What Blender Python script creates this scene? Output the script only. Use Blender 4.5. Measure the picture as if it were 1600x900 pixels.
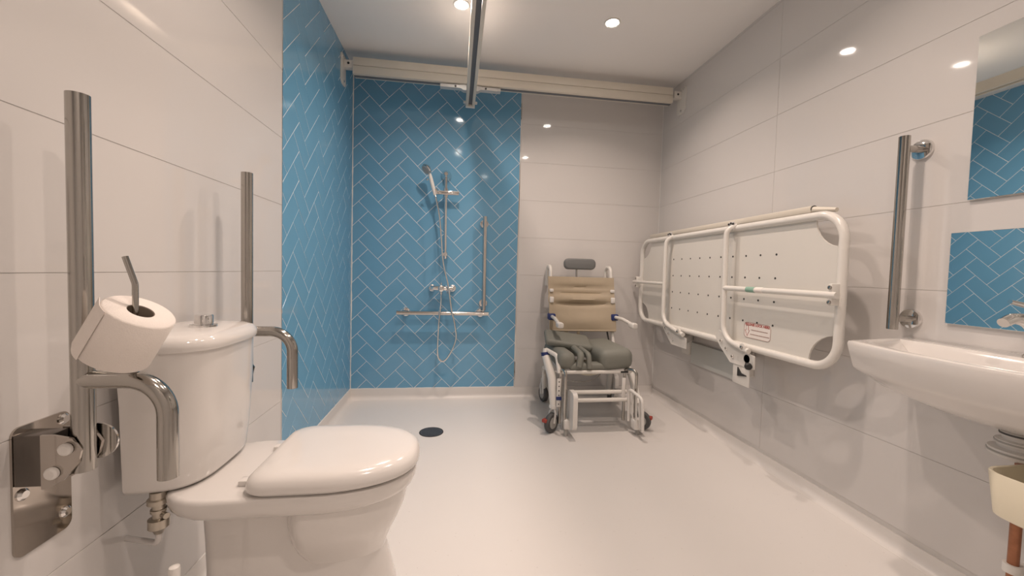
import bpy, bmesh, math, random
from mathutils import Vector, Matrix
for o in list(bpy.data.objects): bpy.data.objects.remove(o, do_unlink=True)
scene = bpy.context.scene
COL = scene.collection
PI = math.pi

# ---------------------------------------------------------------- camera
cam_d = bpy.data.cameras.new('camera'); cam = bpy.data.objects.new('camera', cam_d); COL.objects.link(cam)
yaw, pitch, roll = .1403, -.0417, .0270
fw = Vector((math.sin(yaw)*math.cos(pitch), math.cos(yaw)*math.cos(pitch), math.sin(pitch)))
rt = Vector((math.cos(yaw), -math.sin(yaw), 0)); up = rt.cross(fw)
r2 = rt*math.cos(roll)+up*math.sin(roll); u2 = -rt*math.sin(roll)+up*math.cos(roll)
M = Matrix((r2, u2, -fw)).transposed().to_4x4(); M.translation = Vector((.7759, -3.1193, 1.004))
cam.matrix_world = M
cam_d.sensor_width = 36; cam_d.lens = 622.44/1600*36; cam_d.clip_start = .02
scene.camera = cam

# ---------------------------------------------------------------- world, exposure
w = bpy.data.worlds.new('world'); scene.world = w; w.use_nodes = True
w.node_tree.nodes['Background'].inputs[0].default_value = (.9, .85, .8, 1)
w.node_tree.nodes['Background'].inputs[1].default_value = .15
vs = scene.view_settings
vs.view_transform = 'Standard'; vs.look = 'None'; vs.gamma = 1; vs.exposure = 0.0; vs.use_curve_mapping = False
LAMP_W = 7.3
LAMP_COL = (1.0, .81, .695)

R, H, YF = 2.43, 2.465, -3.6          # right wall, ceiling, wall behind the camera

# ---------------------------------------------------------------- materials
def mat(name, col, rough=.5, metal=0, coat=0, var=.03, scale=12, bump=0, bscale=200, spec=.5, emit=None):
    m = bpy.data.materials.new(name); m.use_nodes = True
    nt = m.node_tree; b = nt.nodes['Principled BSDF']
    tc = nt.nodes.new('ShaderNodeTexCoord')
    nz = nt.nodes.new('ShaderNodeTexNoise'); nz.inputs['Scale'].default_value = scale; nz.inputs['Detail'].default_value = 3
    nt.links.new(tc.outputs['Object'], nz.inputs['Vector'])
    mp = nt.nodes.new('ShaderNodeMapRange'); mp.inputs[3].default_value = 1-var; mp.inputs[4].default_value = 1+var
    nt.links.new(nz.outputs['Fac'], mp.inputs[0])
    mx = nt.nodes.new('ShaderNodeVectorMath'); mx.operation = 'SCALE'; mx.inputs[0].default_value = col
    nt.links.new(mp.outputs[0], mx.inputs['Scale']); nt.links.new(mx.outputs[0], b.inputs['Base Color'])
    b.inputs['Roughness'].default_value = rough; b.inputs['Metallic'].default_value = metal
    b.inputs['Coat Weight'].default_value = coat; b.inputs['Coat Roughness'].default_value = .04
    b.inputs['Specular IOR Level'].default_value = spec
    if bump:
        n2 = nt.nodes.new('ShaderNodeTexNoise'); n2.inputs['Scale'].default_value = bscale; n2.inputs['Detail'].default_value = 4
        nt.links.new(tc.outputs['Object'], n2.inputs['Vector'])
        bp = nt.nodes.new('ShaderNodeBump'); bp.inputs['Strength'].default_value = bump; bp.inputs['Distance'].default_value = .002
        nt.links.new(n2.outputs['Fac'], bp.inputs['Height']); nt.links.new(bp.outputs[0], b.inputs['Normal'])
    if emit:
        b.inputs['Emission Color'].default_value = (*emit[0], 1); b.inputs['Emission Strength'].default_value = emit[1]
    return m

MT = {}
MT['white_tile'] = mat('white_tile', (.69, .67, .655), .05, var=.01, scale=3, bump=.02, bscale=6)
MT['grout'] = mat('grout', (.64, .62, .60), .8, var=.05, scale=40)
MT['blue_grout'] = mat('blue_grout', (.80, .83, .84), .7, var=.05, scale=40)
MT['blue_tile'] = mat('blue_tile', (.155, .375, .57), .08, var=.05, scale=5, bump=.03, bscale=8)
MT['ceiling'] = mat('ceiling_paint', (.92, .90, .88), .8, var=.01, scale=4, bump=.05, bscale=90)
MT['chrome'] = mat('chrome', (.80, .79, .78), .07, metal=1, var=.02)
MT['steel'] = mat('polished_steel', (.45, .43, .40), .13, metal=1, var=.04, scale=30)
MT['satin_chrome'] = mat('satin_chrome', (.64, .61, .58), .12, metal=1, var=.03, scale=30)
MT['steel_plate'] = mat('steel_plate', (.50, .46, .42), .08, metal=1, var=.03)
MT['dark_reflection_steel'] = mat('dark_reflection_steel', (.16, .14, .125), .25, metal=.8, var=.05)  # steel of the hinge block, its dark reflection put into the base colour
MT['ceramic'] = mat('ceramic', (.76, .735, .71), .10, coat=.4, var=.005)
MT['seat_plastic'] = mat('seat_plastic', (.77, .745, .72), .16, coat=.2, var=.005)
MT['white_paint'] = mat('white_enamel', (.76, .74, .70), .22, coat=.2, var=.015)
MT['board'] = mat('white_board', (.70, .68, .635), .35, var=.01)
MT['cream'] = mat('cream_enamel', (.74, .69, .60), .35, var=.02)
MT['cream_plastic'] = mat('cream_plastic', (.76, .70, .55), .4, var=.02)
MT['beige_fabric'] = mat('beige_vinyl', (.42, .35, .255), .55, var=.05, scale=20, bump=.2, bscale=300)
MT['grey_pad'] = mat('grey_foam', (.205, .21, .185), .6, var=.05, scale=15, bump=.15, bscale=250)
MT['head_pad'] = mat('dark_grey_pad', (.16, .165, .165), .6, var=.04, bump=.1)
MT['blue_plastic'] = mat('blue_plastic', (.02, .035, .15), .35, var=.05)
MT['red_plastic'] = mat('red_plastic', (.36, .05, .035), .4, var=.05)
MT['dark'] = mat('dark_plastic', (.03, .03, .03), .5, var=.1)
MT['rubber'] = mat('grey_rubber', (.085, .085, .085), .6, var=.05)
MT['wheel_hub'] = mat('wheel_hub', (.42, .41, .39), .5, var=.03)
MT['paper'] = mat('tissue', (.86, .80, .75), .95, var=.02, scale=60, bump=.3, bscale=400)
MT['card'] = mat('cardboard', (.30, .25, .20), .9, var=.05)
MT['sealant'] = mat('sealant', (.78, .77, .75), .4, var=.03)
MT['alu'] = mat('aluminium', (.70, .69, .67), .3, metal=.25, var=.03)
MT['slot'] = mat('track_slot', (.16, .17, .19), .5, var=.05)
MT['copper'] = mat('copper', (.36, .16, .09), .35, metal=.8, var=.25, scale=60)
MT['white_plastic'] = mat('white_plastic', (.78, .76, .73), .35, var=.02)
MT['grate'] = mat('drain_grate', (.075, .085, .10), .4, var=.2, scale=120)
MT['brass'] = mat('brass', (.50, .455, .39), .3, metal=.9, var=.1)
MT['sticker_red'] = mat('sticker_red', (.38, .06, .045), .5)
MT['sticker_grey'] = mat('sticker_grey', (.30, .17, .14), .5)
MT['sticker_white'] = mat('sticker_white', (.82, .77, .73), .5)
MT['green'] = mat('green_sticker', (.25, .42, .34), .45)
MT['bluegrey'] = mat('wall_box_grey', (.62, .64, .62), .4, var=.02)
MT['lens'] = mat('lamp_lens', (.9, .88, .85), .3, emit=((1, .92, .82), 60))
m = bpy.data.materials.new('mirror_glass'); m.use_nodes = True; b = m.node_tree.nodes['Principled BSDF']
b.inputs['Base Color'].default_value = (.84, .87, .86, 1); b.inputs['Metallic'].default_value = 1; b.inputs['Roughness'].default_value = .01
MT['mirror'] = m
# speckled safety vinyl
m = mat('safety_vinyl', (.76, .735, .71), .30, var=.015, scale=4, bump=.06, bscale=120)
nt = m.node_tree; b = nt.nodes['Principled BSDF']; old = b.inputs['Base Color'].links[0].from_socket
vo = nt.nodes.new('ShaderNodeTexVoronoi'); vo.inputs['Scale'].default_value = 30
tc = [n for n in nt.nodes if n.type == 'TEX_COORD'][0]; nt.links.new(tc.outputs['Object'], vo.inputs['Vector'])
lt = nt.nodes.new('ShaderNodeMath'); lt.operation = 'LESS_THAN'; lt.inputs[1].default_value = .045
nt.links.new(vo.outputs['Distance'], lt.inputs[0])
mx = nt.nodes.new('ShaderNodeMix'); mx.data_type = 'RGBA'; nt.links.new(lt.outputs[0], mx.inputs[0]); nt.links.new(old, mx.inputs[6])
mx.inputs[7].default_value = (.55, .52, .49, 1); nt.links.new(mx.outputs[2], b.inputs['Base Color'])
MT['vinyl'] = m

# ---------------------------------------------------------------- mesh helpers (all in world coordinates)
def V(*a): return Vector(a)
def fillet(pts, r, n=8):
    pts = [Vector(p) for p in pts]; out = [pts[0]]
    for i in range(1, len(pts)-1):
        p, a, c = pts[i], pts[i-1]-pts[i], pts[i+1]-pts[i]
        la, lc = a.length, c.length; a.normalize(); c.normalize()
        ang = a.angle(c)
        if ang > PI-.02: out.append(p); continue
        t = min(r/math.tan(ang/2), la*.49, lc*.49); rr = t*math.tan(ang/2)
        bis = (a+c).normalized(); ctr = p+bis*(rr/math.sin(ang/2))
        s, e = p+a*t-ctr, p+c*t-ctr; tot = s.angle(e); ax = s.cross(e).normalized()
        for k in range(n+1): out.append(ctr+Matrix.Rotation(tot*k/n, 3, ax) @ s)
    out.append(pts[-1]); return out
def spline(pts, n=8):
    P = [Vector(p) for p in pts]; P = [P[0]*2-P[1]]+P+[P[-1]*2-P[-2]]; out = []
    for i in range(1, len(P)-2):
        for k in range(n):
            t = k/n; a, b_, c, d = P[i-1:i+3]
            out.append(.5*((2*b_)+(c-a)*t+(2*a-5*b_+4*c-d)*t*t+(-a+3*b_-3*c+d)*t**3))
    out.append(P[-2]); return out
class MB:
    def __init__(s): s.bm = bmesh.new()
    def _merge(s, t):
        me = bpy.data.meshes.new('tmp'); t.to_mesh(me); t.free(); s.bm.from_mesh(me); bpy.data.meshes.remove(me); return s
    def box(s, x0, x1, y0, y1, z0, z1, bev=0, seg=2, rot=None):
        t = bmesh.new(); bmesh.ops.create_cube(t, size=1)
        c = V((x0+x1)/2, (y0+y1)/2, (z0+z1)/2)
        for v in t.verts: v.co = V(v.co.x*(x1-x0), v.co.y*(y1-y0), v.co.z*(z1-z0))
        if bev: bmesh.ops.bevel(t, geom=t.edges[:], offset=bev, segments=seg, profile=.5, affect='EDGES')
        for v in t.verts: v.co = (rot @ v.co if rot else v.co)+c
        return s._merge(t)
    def rings(s, rs, cap0=True, cap1=True, closed=False):
        vs_ = [[s.bm.verts.new(p) for p in r] for r in rs]; n = len(rs[0])
        m_ = len(vs_)
        for i in range(m_ if closed else m_-1):
            a, b_ = vs_[i], vs_[(i+1) % m_]
            for j in range(n): s.bm.faces.new((a[j], a[(j+1) % n], b_[(j+1) % n], b_[j]))
        if not closed:
            if cap0: s.bm.faces.new(vs_[0][::-1])
            if cap1: s.bm.faces.new(vs_[-1])
        return s
    def tube(s, pts, r, n=16, closed=False, rad=None):
        pts = [Vector(p) for p in pts]; m_ = len(pts); rs = []; nrm = None
        for i in range(m_):
            a = pts[(i-1) % m_] if (closed or i > 0) else pts[i]
            c = pts[(i+1) % m_] if (closed or i < m_-1) else pts[i]
            t = (c-a).normalized()
            if nrm is None:
                h = V(0, 0, 1) if abs(t.z) < .9 else V(1, 0, 0); nrm = (h-t*h.dot(t)).normalized()
            else: nrm = (nrm-t*nrm.dot(t)).normalized()
            bi = t.cross(nrm); q = rad[i] if rad else r
            rs.append([pts[i]+(nrm*math.cos(2*PI*k/n)+bi*math.sin(2*PI*k/n))*q for k in range(n)])
        return s.rings(rs, closed=closed)
    def lathe(s, prof, c, axis=(0, 0, 1), n=28, cap0=True, cap1=True):
        ax = Vector(axis).normalized(); h = V(0, 0, 1) if abs(ax.z) < .9 else V(1, 0, 0)
        u = (h-ax*h.dot(ax)).normalized(); w_ = ax.cross(u); c = Vector(c)
        return s.rings([[c+ax*z+(u*math.cos(2*PI*k/n)+w_*math.sin(2*PI*k/n))*max(r, 1e-4) for k in range(n)] for r, z in prof], cap0, cap1)
    def prism(s, poly, o, u, v, th, inset=0):
        o, u, v = Vector(o), Vector(u), Vector(v); nn = u.cross(v).normalized()
        lo = [o+u*a+v*b_ for a, b_ in poly]; hi = [p+nn*th for p in lo]
        if inset:
            c = sum(hi, V(0, 0, 0))/len(hi); mid = [p+nn*(th-inset) for p in lo]
            top = []
            k = len(poly)
            for i in range(k):
                p0, p1, p2 = Vector(poly[i-1]), Vector(poly[i]), Vector(poly[(i+1) % k])
                d1, d2 = (p1-p0).normalized(), (p2-p1).normalized()
                n1, n2 = V(-d1.y, d1.x), V(-d2.y, d2.x)
                den = max(.35, 1+n1.dot(n2)); q = p1+(n1+n2)*(inset/den)
                top.append(o+u*q.x+v*q.y+nn*th)
            return s.rings([lo, mid, top])
        return s.rings([lo, hi])
def link(name, me, parent, loc=None):
    o = bpy.data.objects.new(name, me); COL.objects.link(o)
    if parent: o.parent = parent
    if loc is not None: o.location = loc
    return o
def wloc(o):
    v = V(0, 0, 0)
    while o: v = v+o.location; o = o.parent
    return v
def part(name, mb, material, parent=None, smooth=40, label=None, fix=True):
    bm = mb.bm
    if fix: bmesh.ops.recalc_face_normals(bm, faces=bm.faces[:])
    if parent:
        d = wloc(parent)
        for v in bm.verts: v.co -= d
    me = bpy.data.meshes.new(name); bm.to_mesh(me); bm.free()
    me.materials.append(MT[material])
    for p in me.polygons: p.use_smooth = smooth > 0
    if smooth: me.set_sharp_from_angle(angle=math.radians(smooth))
    o = link(name, me, parent)
    if label: o['label'] = label
    return o
def tag(o, label, cat, group=None):
    o['label'] = label; o['category'] = cat
    if group: o['group'] = group
    return o
def thing(name, label, cat, loc, group=None):
    o = bpy.data.objects.new(name, None); COL.objects.link(o); o.location = loc; o.empty_display_size = .05
    return tag(o, label, cat, group)
def struct(o, label=None):
    o['kind'] = 'structure'
    if label: o['label'] = label
    return o
def superrect(x0, x1, y0, y1, r, n=6):
    out = []
    for cx, cy, a0 in ((x1-r, y1-r, 0), (x0+r, y1-r, 90), (x0+r, y0+r, 180), (x1-r, y0+r, 270)):
        for k in range(n+1):
            a = math.radians(a0+90*k/n); out.append((cx+r*math.cos(a), cy+r*math.sin(a)))
    return out

# ---------------------------------------------------------------- room shell
struct(part('floor', MB().box(-.1, R+.1, YF-.1, .1, -.08, 0), 'vinyl', smooth=0), 'off white speckled vinyl floor')
struct(part('ceiling', MB().box(-.1, R+.1, YF-.1, .1, H, H+.08), 'ceiling', smooth=0), 'plain white painted ceiling')
TH = .008                                # tile thickness; wall slabs stop that far behind the finished face
BX = 1.253                               # right edge of the blue tiles on the back wall
BY = -1.2                                # front edge of the blue tiles on the left wall
wall_back = struct(part('wall_back', MB().box(-.1, R+.1, .0016, .1, 0, H), 'grout', smooth=0), 'back wall, blue herringbone beside large white tiles')
wall_left = struct(part('wall_left', MB().box(-.1, -.0016, YF, TH, 0, H), 'grout', smooth=0), 'left wall, large white tiles and blue herringbone')
wall_right = struct(part('wall_right', MB().box(R+.0016, R+.1, YF, TH, 0, H), 'grout', smooth=0), 'right wall of large glossy white tiles')
wall_front = struct(part('wall_front', MB().box(-.1, R+.1, YF-.1, YF, 0, H), 'white_tile', smooth=0), 'white wall behind the camera')
part('grout_bed', MB().box(-.001, BX, .0011, TH+.001, .08, H), 'blue_grout', wall_back, smooth=0)
part('grout_bed', MB().box(-TH-.001, -.0011, BY, 0, .08, H), 'blue_grout', wall_left, smooth=0)

# coved skirting of the same vinyl
def skirting(name, o, along, out, length, h):
    o, along, out = Vector(o), Vector(along), Vector(out); rr = .03
    prof = [(-.004, h), (.004, h), (.004, rr+.004)]+[(.004+rr-rr*math.cos(a), .004+rr-rr*math.sin(a)-.0034) for a in [PI/2*k/7 for k in range(8)]]+[(.034, -.01), (-.004, -.01)]
    mb = MB(); mb.rings([[o+along*t+out*a+V(0, 0, b_) for a, b_ in prof] for t in (0, length)])
    return struct(part(name, mb, 'vinyl', smooth=30))
skirting('baseboard_left', (0, YF, 0), (0, 1, 0), (1, 0, 0), -YF, .08)
skirting('baseboard_back', (0, 0, 0), (1, 0, 0), (0, -1, 0), R, .08)
skirting('baseboard_right', (R, YF, 0), (0, 1, 0), (-1, 0, 0), -YF, .06)

# blue herringbone: tiles 2w x w laid at 45 degrees, clipped to the panel
def clip(poly, x0, x1, y0, y1):
    for ax, lim, sg in ((0, x0, 1), (0, x1, -1), (1, y0, 1), (1, y1, -1)):
        out = []
        for i in range(len(poly)):
            a, b_ = poly[i-1], poly[i]; da, db = (a[ax]-lim)*sg, (b_[ax]-lim)*sg
            if (da >= 0) != (db >= 0):
                t = da/(da-db); out.append((a[0]+(b_[0]-a[0])*t, a[1]+(b_[1]-a[1])*t))
            if db >= 0: out.append(b_)
        poly = out
        if len(poly) < 3: return []
    return poly
def area(p): return .5*sum(p[i-1][0]*p[i][1]-p[i][0]*p[i-1][1] for i in range(len(p)))
def clean(p):
    q = [p[i] for i in range(len(p)) if math.dist(p[i], p[i-1]) > .002]
    return q
def herringbone(wall, s0, s1, z0, z1, Vs, Vz, o, u, v):
    """panel coordinates (s, z); (Vs, Vz) is one joint vertex of the pattern"""
    W, g = .1, .0015; k = math.sqrt(.5)
    Os, Oz = Vs+3*W*k, Vz-3*W*k
    shared = {}; o, u, v = Vector(o), Vector(u), Vector(v)
    def to(p, q): return (Os+(p-q)*k, Oz+(p+q)*k)
    for i in range(-40, 41):
        for j in range(-20, 21):
            for kind, (a0, b0, a1, b1) in enumerate(((0, 0, 2, 1), (0, 1, 1, 3))):
                p0, q0 = (i+2*j), (i-2*j)
                a, b_, c, d = (a0+p0)*W+g, (b0+q0)*W+g, (a1+p0)*W-g, (b1+q0)*W-g
                poly = [to(a, b_), to(c, b_), to(c, d), to(a, d)]
                cl = clip(poly, s0, s1, z0, z1)
                if not cl: continue
                cl = clean(cl)
                if len(cl) < 3 or abs(area(cl)) < 2.5e-4: continue
                ce = (sum(x for x, y in cl)/len(cl), sum(y for x, y in cl)/len(cl))
                full = abs(abs(area(cl))-abs(area(poly))) < 1e-7
                loc = o+u*ce[0]+v*ce[1]
                if full and kind in shared: me = shared[kind]
                else:
                    mb = MB(); mb.prism([(x-ce[0], y-ce[1]) for x, y in cl], (0, 0, 0), u, v, TH, .0009)
                    bmesh.ops.recalc_face_normals(mb.bm, faces=mb.bm.faces[:])
                    me = bpy.data.meshes.new('herringbone_tile'); mb.bm.to_mesh(me); mb.bm.free(); me.materials.append(MT['blue_tile'])
                    if full: shared[kind] = me
                ob = link('herringbone_tile', me, wall, loc)
                rng = random.Random(int(1e4*ce[0])*7919+int(1e4*ce[1]))
                ob.rotation_euler = tuple(rng.uniform(-.0045, .0045)*x for x in (1, 1, 1))
# back wall face looks toward -Y: u = +X, v = +Z gives normal -Y
herringbone(wall_back, .002, BX-.003, .084, H-.002, .0464, .2225, (0, TH, 0), (1, 0, 0), (0, 0, 1))
# left wall face looks toward +X: u = +Y, v = +Z gives normal +X
herringbone(wall_left, BY+.003, -.004, .084, H-.002, -1.0745, 1.353-5*.14142, (-TH, 0, 0), (0, 1, 0), (0, 0, 1))

# large white tiles, 1.2 x 0.295 m
rows = [.08, .387, .682, .977, 1.272, 1.566, 1.861, 2.155, 2.45, H]
def white_tiles(wall, spans, o, u, v, zmin=.08):
    g = .0008
    for a, b_ in spans:
        for z0, z1 in zip(rows[:-1], rows[1:]):
            z0 = max(z0, zmin)
            mb = MB(); mb.prism([(a+g, z0+g), (b_-g, z0+g), (b_-g, z1-g), (a+g, z1-g)], o, u, v, TH, .0004)
            part('wall_tile', mb, 'white_tile', wall, smooth=0)
white_tiles(wall_left, ((-2.4, BY-.004), (-3.59, -2.4)), (-TH, 0, 0), (0, 1, 0), (0, 0, 1))
white_tiles(wall_back, ((BX+.004, R-.002),), (0, TH, 0), (1, 0, 0), (0, 0, 1))
white_tiles(wall_right, ((.002, 1.2), (1.2, 2.4), (2.4, 3.59)), (R+TH, 0, 0), (0, -1, 0), (0, 0, 1), .06)
# trims and sealant lines
struct(part('trim_1', MB().box(-TH, .0015, BY-.004, BY+.002, .08, H), 'chrome', smooth=0), 'thin chrome edge trim beside the blue tiles, left wall')
struct(part('trim_2', MB().box(BX-.002, BX+.004, -.0015, TH, .08, H), 'chrome', smooth=0), 'thin chrome edge trim beside the blue tiles, back wall')
random.seed(4)
mb = MB(); mb.tube([V(.002+random.uniform(-.0008, .0008), -.002, .08+i*(H-.08)/60) for i in range(61)], .004, 8, rad=[.004+random.uniform(-.001, .0016) for i in range(61)])
struct(part('trim_3', mb, 'sealant'), 'white sealant line in the blue corner')
mb = MB(); mb.tube([V(i*BX/40, .0, .082) for i in range(41)], .004, 8, rad=[.0036+random.uniform(-.001, .001) for i in range(41)])
mb.tube([V(0, BY*i/40, .082) for i in range(41)], .004, 8, rad=[.0036+random.uniform(-.001, .001) for i in range(41)])
struct(part('trim_4', mb, 'sealant'), 'white sealant line under the blue tiles')
mb = MB(); mb.tube([V(R-.001, -.001, .06), V(R-.001, -.001, H)], .0035, 8); struct(part('trim_5', mb, 'sealant'), 'sealant line in the white corner')

# ---------------------------------------------------------------- downlights
DL = [(.775, -.84, 'behind the hoist rail over the shower'), (1.645, -.84, 'over the shower chair'),
      (.78, -1.93, 'in front of the toilet'), (1.62, -1.97, 'beside the basin'),
      (1.2, -3.08, 'added unseen behind the camera to brighten the near end')]  # last entry is an added fill lamp, out of view, lifting the near surfaces
for x, y, where in DL:
    t = thing('downlight', 'round recessed ceiling downlight, lit, '+where, 'downlight', (x, y, H), 'recessed ceiling downlights')
    part('bezel', MB().lathe([(.046, 0), (.046, -.004), (.043, -.006), (.036, -.004), (.034, .0)], (x, y, H), n=32), 'white_paint', t)
    part('lens', MB().lathe([(.034, -.0005), (.034, -.003)], (x, y, H), n=32), 'lens', t)
    ld = bpy.data.lights.new('lamp_light', 'AREA'); ld.shape = 'DISK'; ld.size = .06; ld.energy = LAMP_W; ld.color = LAMP_COL; ld.spread = math.radians(135)
    lo = bpy.data.objects.new('lamp_light', ld); COL.objects.link(lo); lo.parent = t; lo.location = (0, 0, -.0065)

# ---------------------------------------------------------------- toilet
TY = -1.985
def pan_outline(xb, xf, hw, z, n=3.0, rb=.03, N=14, lf=1.35):
    """plan outline, back (xb) squarish, front (xf) a rounded D"""
    L = min(hw*lf, (xf-xb)*.8); xm = xf-L; out = []
    for k in range(-N, N+1):
        a = PI/2*k/N; c, s_ = math.cos(a), math.sin(a)
        out.append(V(xm+L*abs(c)**(2/n*1.15), TY+hw*math.copysign(abs(s_)**(2/n), s_), z))
    rb = min(rb, hw*.85)
    for k in range(7):
        a = PI/2+PI/2*k/6; out.append(V(xb+rb+rb*math.cos(a), TY+hw-rb+rb*math.sin(a), z))
    for k in range(7):
        a = PI+PI/2*k/6; out.append(V(xb+rb+rb*math.cos(a), TY-hw+rb+rb*math.sin(a), z))
    return out
toilet = thing('toilet', 'white close-coupled ceramic toilet with closed lid between two fold-up rails', 'toilet', (.36, TY, 0))
mb = MB()
mb.rings([pan_outline(xb, xf, hw, z, n, rb) for xb, xf, hw, z, n, rb in (
    (.105, .640, .145, .410, 2.3, .13), (.096, .658, .158, .414, 2.4, .13), (.09, .670, .165, .422, 2.4, .13), (.086, .676, .169, .436, 2.4, .13), (.084, .677, .170, .454, 2.4, .13), (.087, .674, .167, .4615, 2.4, .13), (.096, .664, .159, .464, 2.4, .12))])
mb.rings([pan_outline(xb, xf, hw, z, 2.2, .05, lf=1.3) for xb, xf, hw, z in (
    (.41, .592, .085, .225), (.395, .598, .10, .25), (.385, .612, .12, .285), (.38, .630, .140, .32), (.378, .646, .153, .36), (.378, .656, .155, .412))])
mb.rings([pan_outline(xb, xf, hw, z, 2.4, .04, lf=1.2) for xb, xf, hw, z in (
    (.178, .640, .118, 0), (.178, .634, .116, .03), (.176, .622, .110, .12), (.173, .604, .104, .19), (.171, .590, .100, .24), (.168, .56, .10, .32), (.165, .54, .105, .412))])
part('pan', mb, 'ceramic', toilet, smooth=50)
mb = MB(); mb.rings([pan_outline(xb, xf, hw, z, 2.4, .05) for xb, xf, hw, z in ((.30, .668, .160, .4645), (.298, .674, .165, .468), (.298, .674, .165, .473), (.30, .670, .162, .476))])
part('seat', mb, 'seat_plastic', toilet, smooth=50)
mb = MB(); mb.rings([pan_outline(xb, xf, hw, z, 2.5, .05) for xb, xf, hw, z in ((.293, .679, .168, .471), (.290, .684, .171, .475), (.291, .684, .171, .485), (.295, .681, .168, .497), (.305, .673, .160, .5065), (.321, .66, .147, .5125), (.348, .635, .121, .516), (.40, .58, .075, .5175))])
part('seat_lid', mb, 'seat_plastic', toilet, smooth=60)
for s_ in (-1, 1):
    part('hinge', MB().box(.262, .30, TY+s_*.095-.014, TY+s_*.095+.014, .463, .478, .004), 'seat_plastic', toilet)
def cist(xb, d, hw, z, n=3.4, N=20):
    out = []
    for k in range(-N, N+1):
        a = PI/2*k/N; c, s_ = math.cos(a), math.sin(a)
        out.append(V(xb+d*abs(c)**(2/n), TY+(.020 if z < .796 else .012)+hw*math.copysign(abs(s_)**(2/n), s_), z))
    return out
mb = MB(); mb.rings([cist(.036, d, hw, z) for d, hw, z in ((.128, .140, .466), (.140, .151, .470), (.147, .157, .480), (.154, .160, .55), (.162, .164, .68), (.168, .167, .80))])
part('cistern', mb, 'ceramic', toilet, smooth=50)
mb = MB(); mb.rings([cist(.033, d, hw, z) for d, hw, z in ((.166, .162, .797), (.178, .170, .798), (.181, .173, .806), (.180, .172, .818), (.173, .166, .828), (.158, .150, .835), (.12, .11, .8395), (.06, .05, .841))])
part('cistern_lid', mb, 'ceramic', toilet, smooth=60)
fb = part('flush_button', MB().lathe([(.030, .839), (.030, .8445), (.022, .8455), (.0205, .846), (.0205, .868), (.019, .870)], (.128, TY, 0)), 'chrome', toilet, label='round chrome flush button')
mb = MB(); mb.lathe([(.017, .468), (.017, .452), (.022, .450), (.022, .440), (.013, .438), (.013, .426), (.016, .425), (.016, .418), (.0125, .417), (.0125, .404), (.021, .402), (.021, .382), (.012, .374), (.009, .366)], (.095, TY-.115, 0), n=16)
mb.lathe([(.007, 0), (.007, .016)], (.105, TY-.118, .412), (1, -.6, 0), n=10)
part('inlet_valve', mb, 'brass', toilet, label='metal isolating valve under the cistern')
part('supply_pipe', MB().tube(fillet([(.095, TY-.115, .37), (.095, TY-.115, .34), (.0, TY-.08, .335)], .02), .0065, 12), 'white_tile', toilet)

# ---------------------------------------------------------------- fold-up support rails
def fold_rail(y, label):
    t = thing('fold_up_rail', label, 'grab rail', (0, y, .45), 'fold-up support rails beside the toilet')
    part('bar', MB().tube([(.1, y, .615), (.1, y, 1.299)], .0168, 28), 'steel', t)
    mb = MB(); mb.tube(fillet([(.102, y, .784), (.24, y, .784), (.24, y, .594)], .075, 12), .0168, 24)
    part('drop_leg', mb, 'steel', t)
    mb = MB(); mb.prism(superrect(y-.020, y+.088, .46, .70, .016), (0, 0, 0), (0, 1, 0), (0, 0, 1), .004)
    wp = part('wall_plate', mb, 'steel_plate', t)
    for a, b_ in ((y+.074, .495), (y-.005, .575), (y+.074, .685)):
        part('bolt', MB().lathe([(.011, .003), (.011, .006), (.007, .010)], (0, a, b_), (1, 0, 0), 12), 'chrome', wp)
    for s_ in (-1, 1):
        poly = [(.05, .592), (.05, .69), (.07, .69), (.100, .683), (.114, .66), (.109, .637), (.085, .607), (.06, .592)]
        mb = MB(); mb.prism(poly, (0, y+s_*.021+.002, 0), (1, 0, 0), (0, 0, 1), .004)
        hg = part('hinge_cheek', mb, 'steel_plate', t)
        for a, b_ in ((.092, .665), (.07, .622)):
            part('pivot_pin', MB().lathe([(.011, 0), (.011, .005), (.008, .008)], (a, y+s_*.024, b_), (0, s_, 0), 16), 'white_plastic', hg)
    mb = MB(); mb.box(.004, .06, y-.019, y+.019, .595, .688, .002)
    part('hinge_block', mb, 'dark_reflection_steel', t)
    if y > -2: return t
    mb = MB()
    mb.lathe([(.034, -.004), (.034, 0), (.030, .002)], (.105, y+.026, .66), (0, 1, 0), 24)
    part('friction_disc', mb, 'chrome', t)
    return t
railn = fold_rail(-2.292, 'polished steel fold-up rail holding the toilet roll, hinged on steel wall plate')
railf = fold_rail(-1.71, 'polished steel fold-up rail behind the cistern, next to the blue tiles')
mb = MB(); mb.tube(fillet([(.190, -2.292, .795), (.190, -2.330, .812), (.196, -2.342, .848), (.229, -2.350, .915), (.229, -2.350, .965), (.214, -2.350, 1.0115)], .02), .0045, 12)
part('roll_holder', mb, 'steel', railn, label='thin bent steel rod')
# toilet roll, tilted on the rod
T_, B_ = V(.2375, -2.350, .918), V(.188, -2.3415, .8375); ax = (T_-B_).normalized(); c0 = B_
Lr = (T_-B_).length
roll_t = thing('toilet_roll', 'white toilet paper roll tilted on the steel rod above the rail', 'toilet roll', tuple(c0))
mb = MB()
n = 48; h_ = V(0, 1, 0); u_ = (h_-ax*h_.dot(ax)).normalized(); v_ = ax.cross(u_)
def rring(r, z): return [c0+ax*z+(u_*math.cos(2*PI*k/n)+v_*math.sin(2*PI*k/n))*r for k in range(n)]
RO, RI = .0515, .0195
mb.rings([rring(RI, 0), rring(RO-.003, 0), rring(RO, .003), rring(RO, Lr-.003), rring(RO-.003, Lr), rring(RI, Lr)], False, False)
part('paper', mb, 'paper', roll_t, smooth=50)
mb = MB(); mb.rings([rring(RI+.0004, .001), rring(RI+.0004, Lr-.001), rring(RI-.001, Lr-.001), rring(RI-.001, .001)], closed=True)
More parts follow.
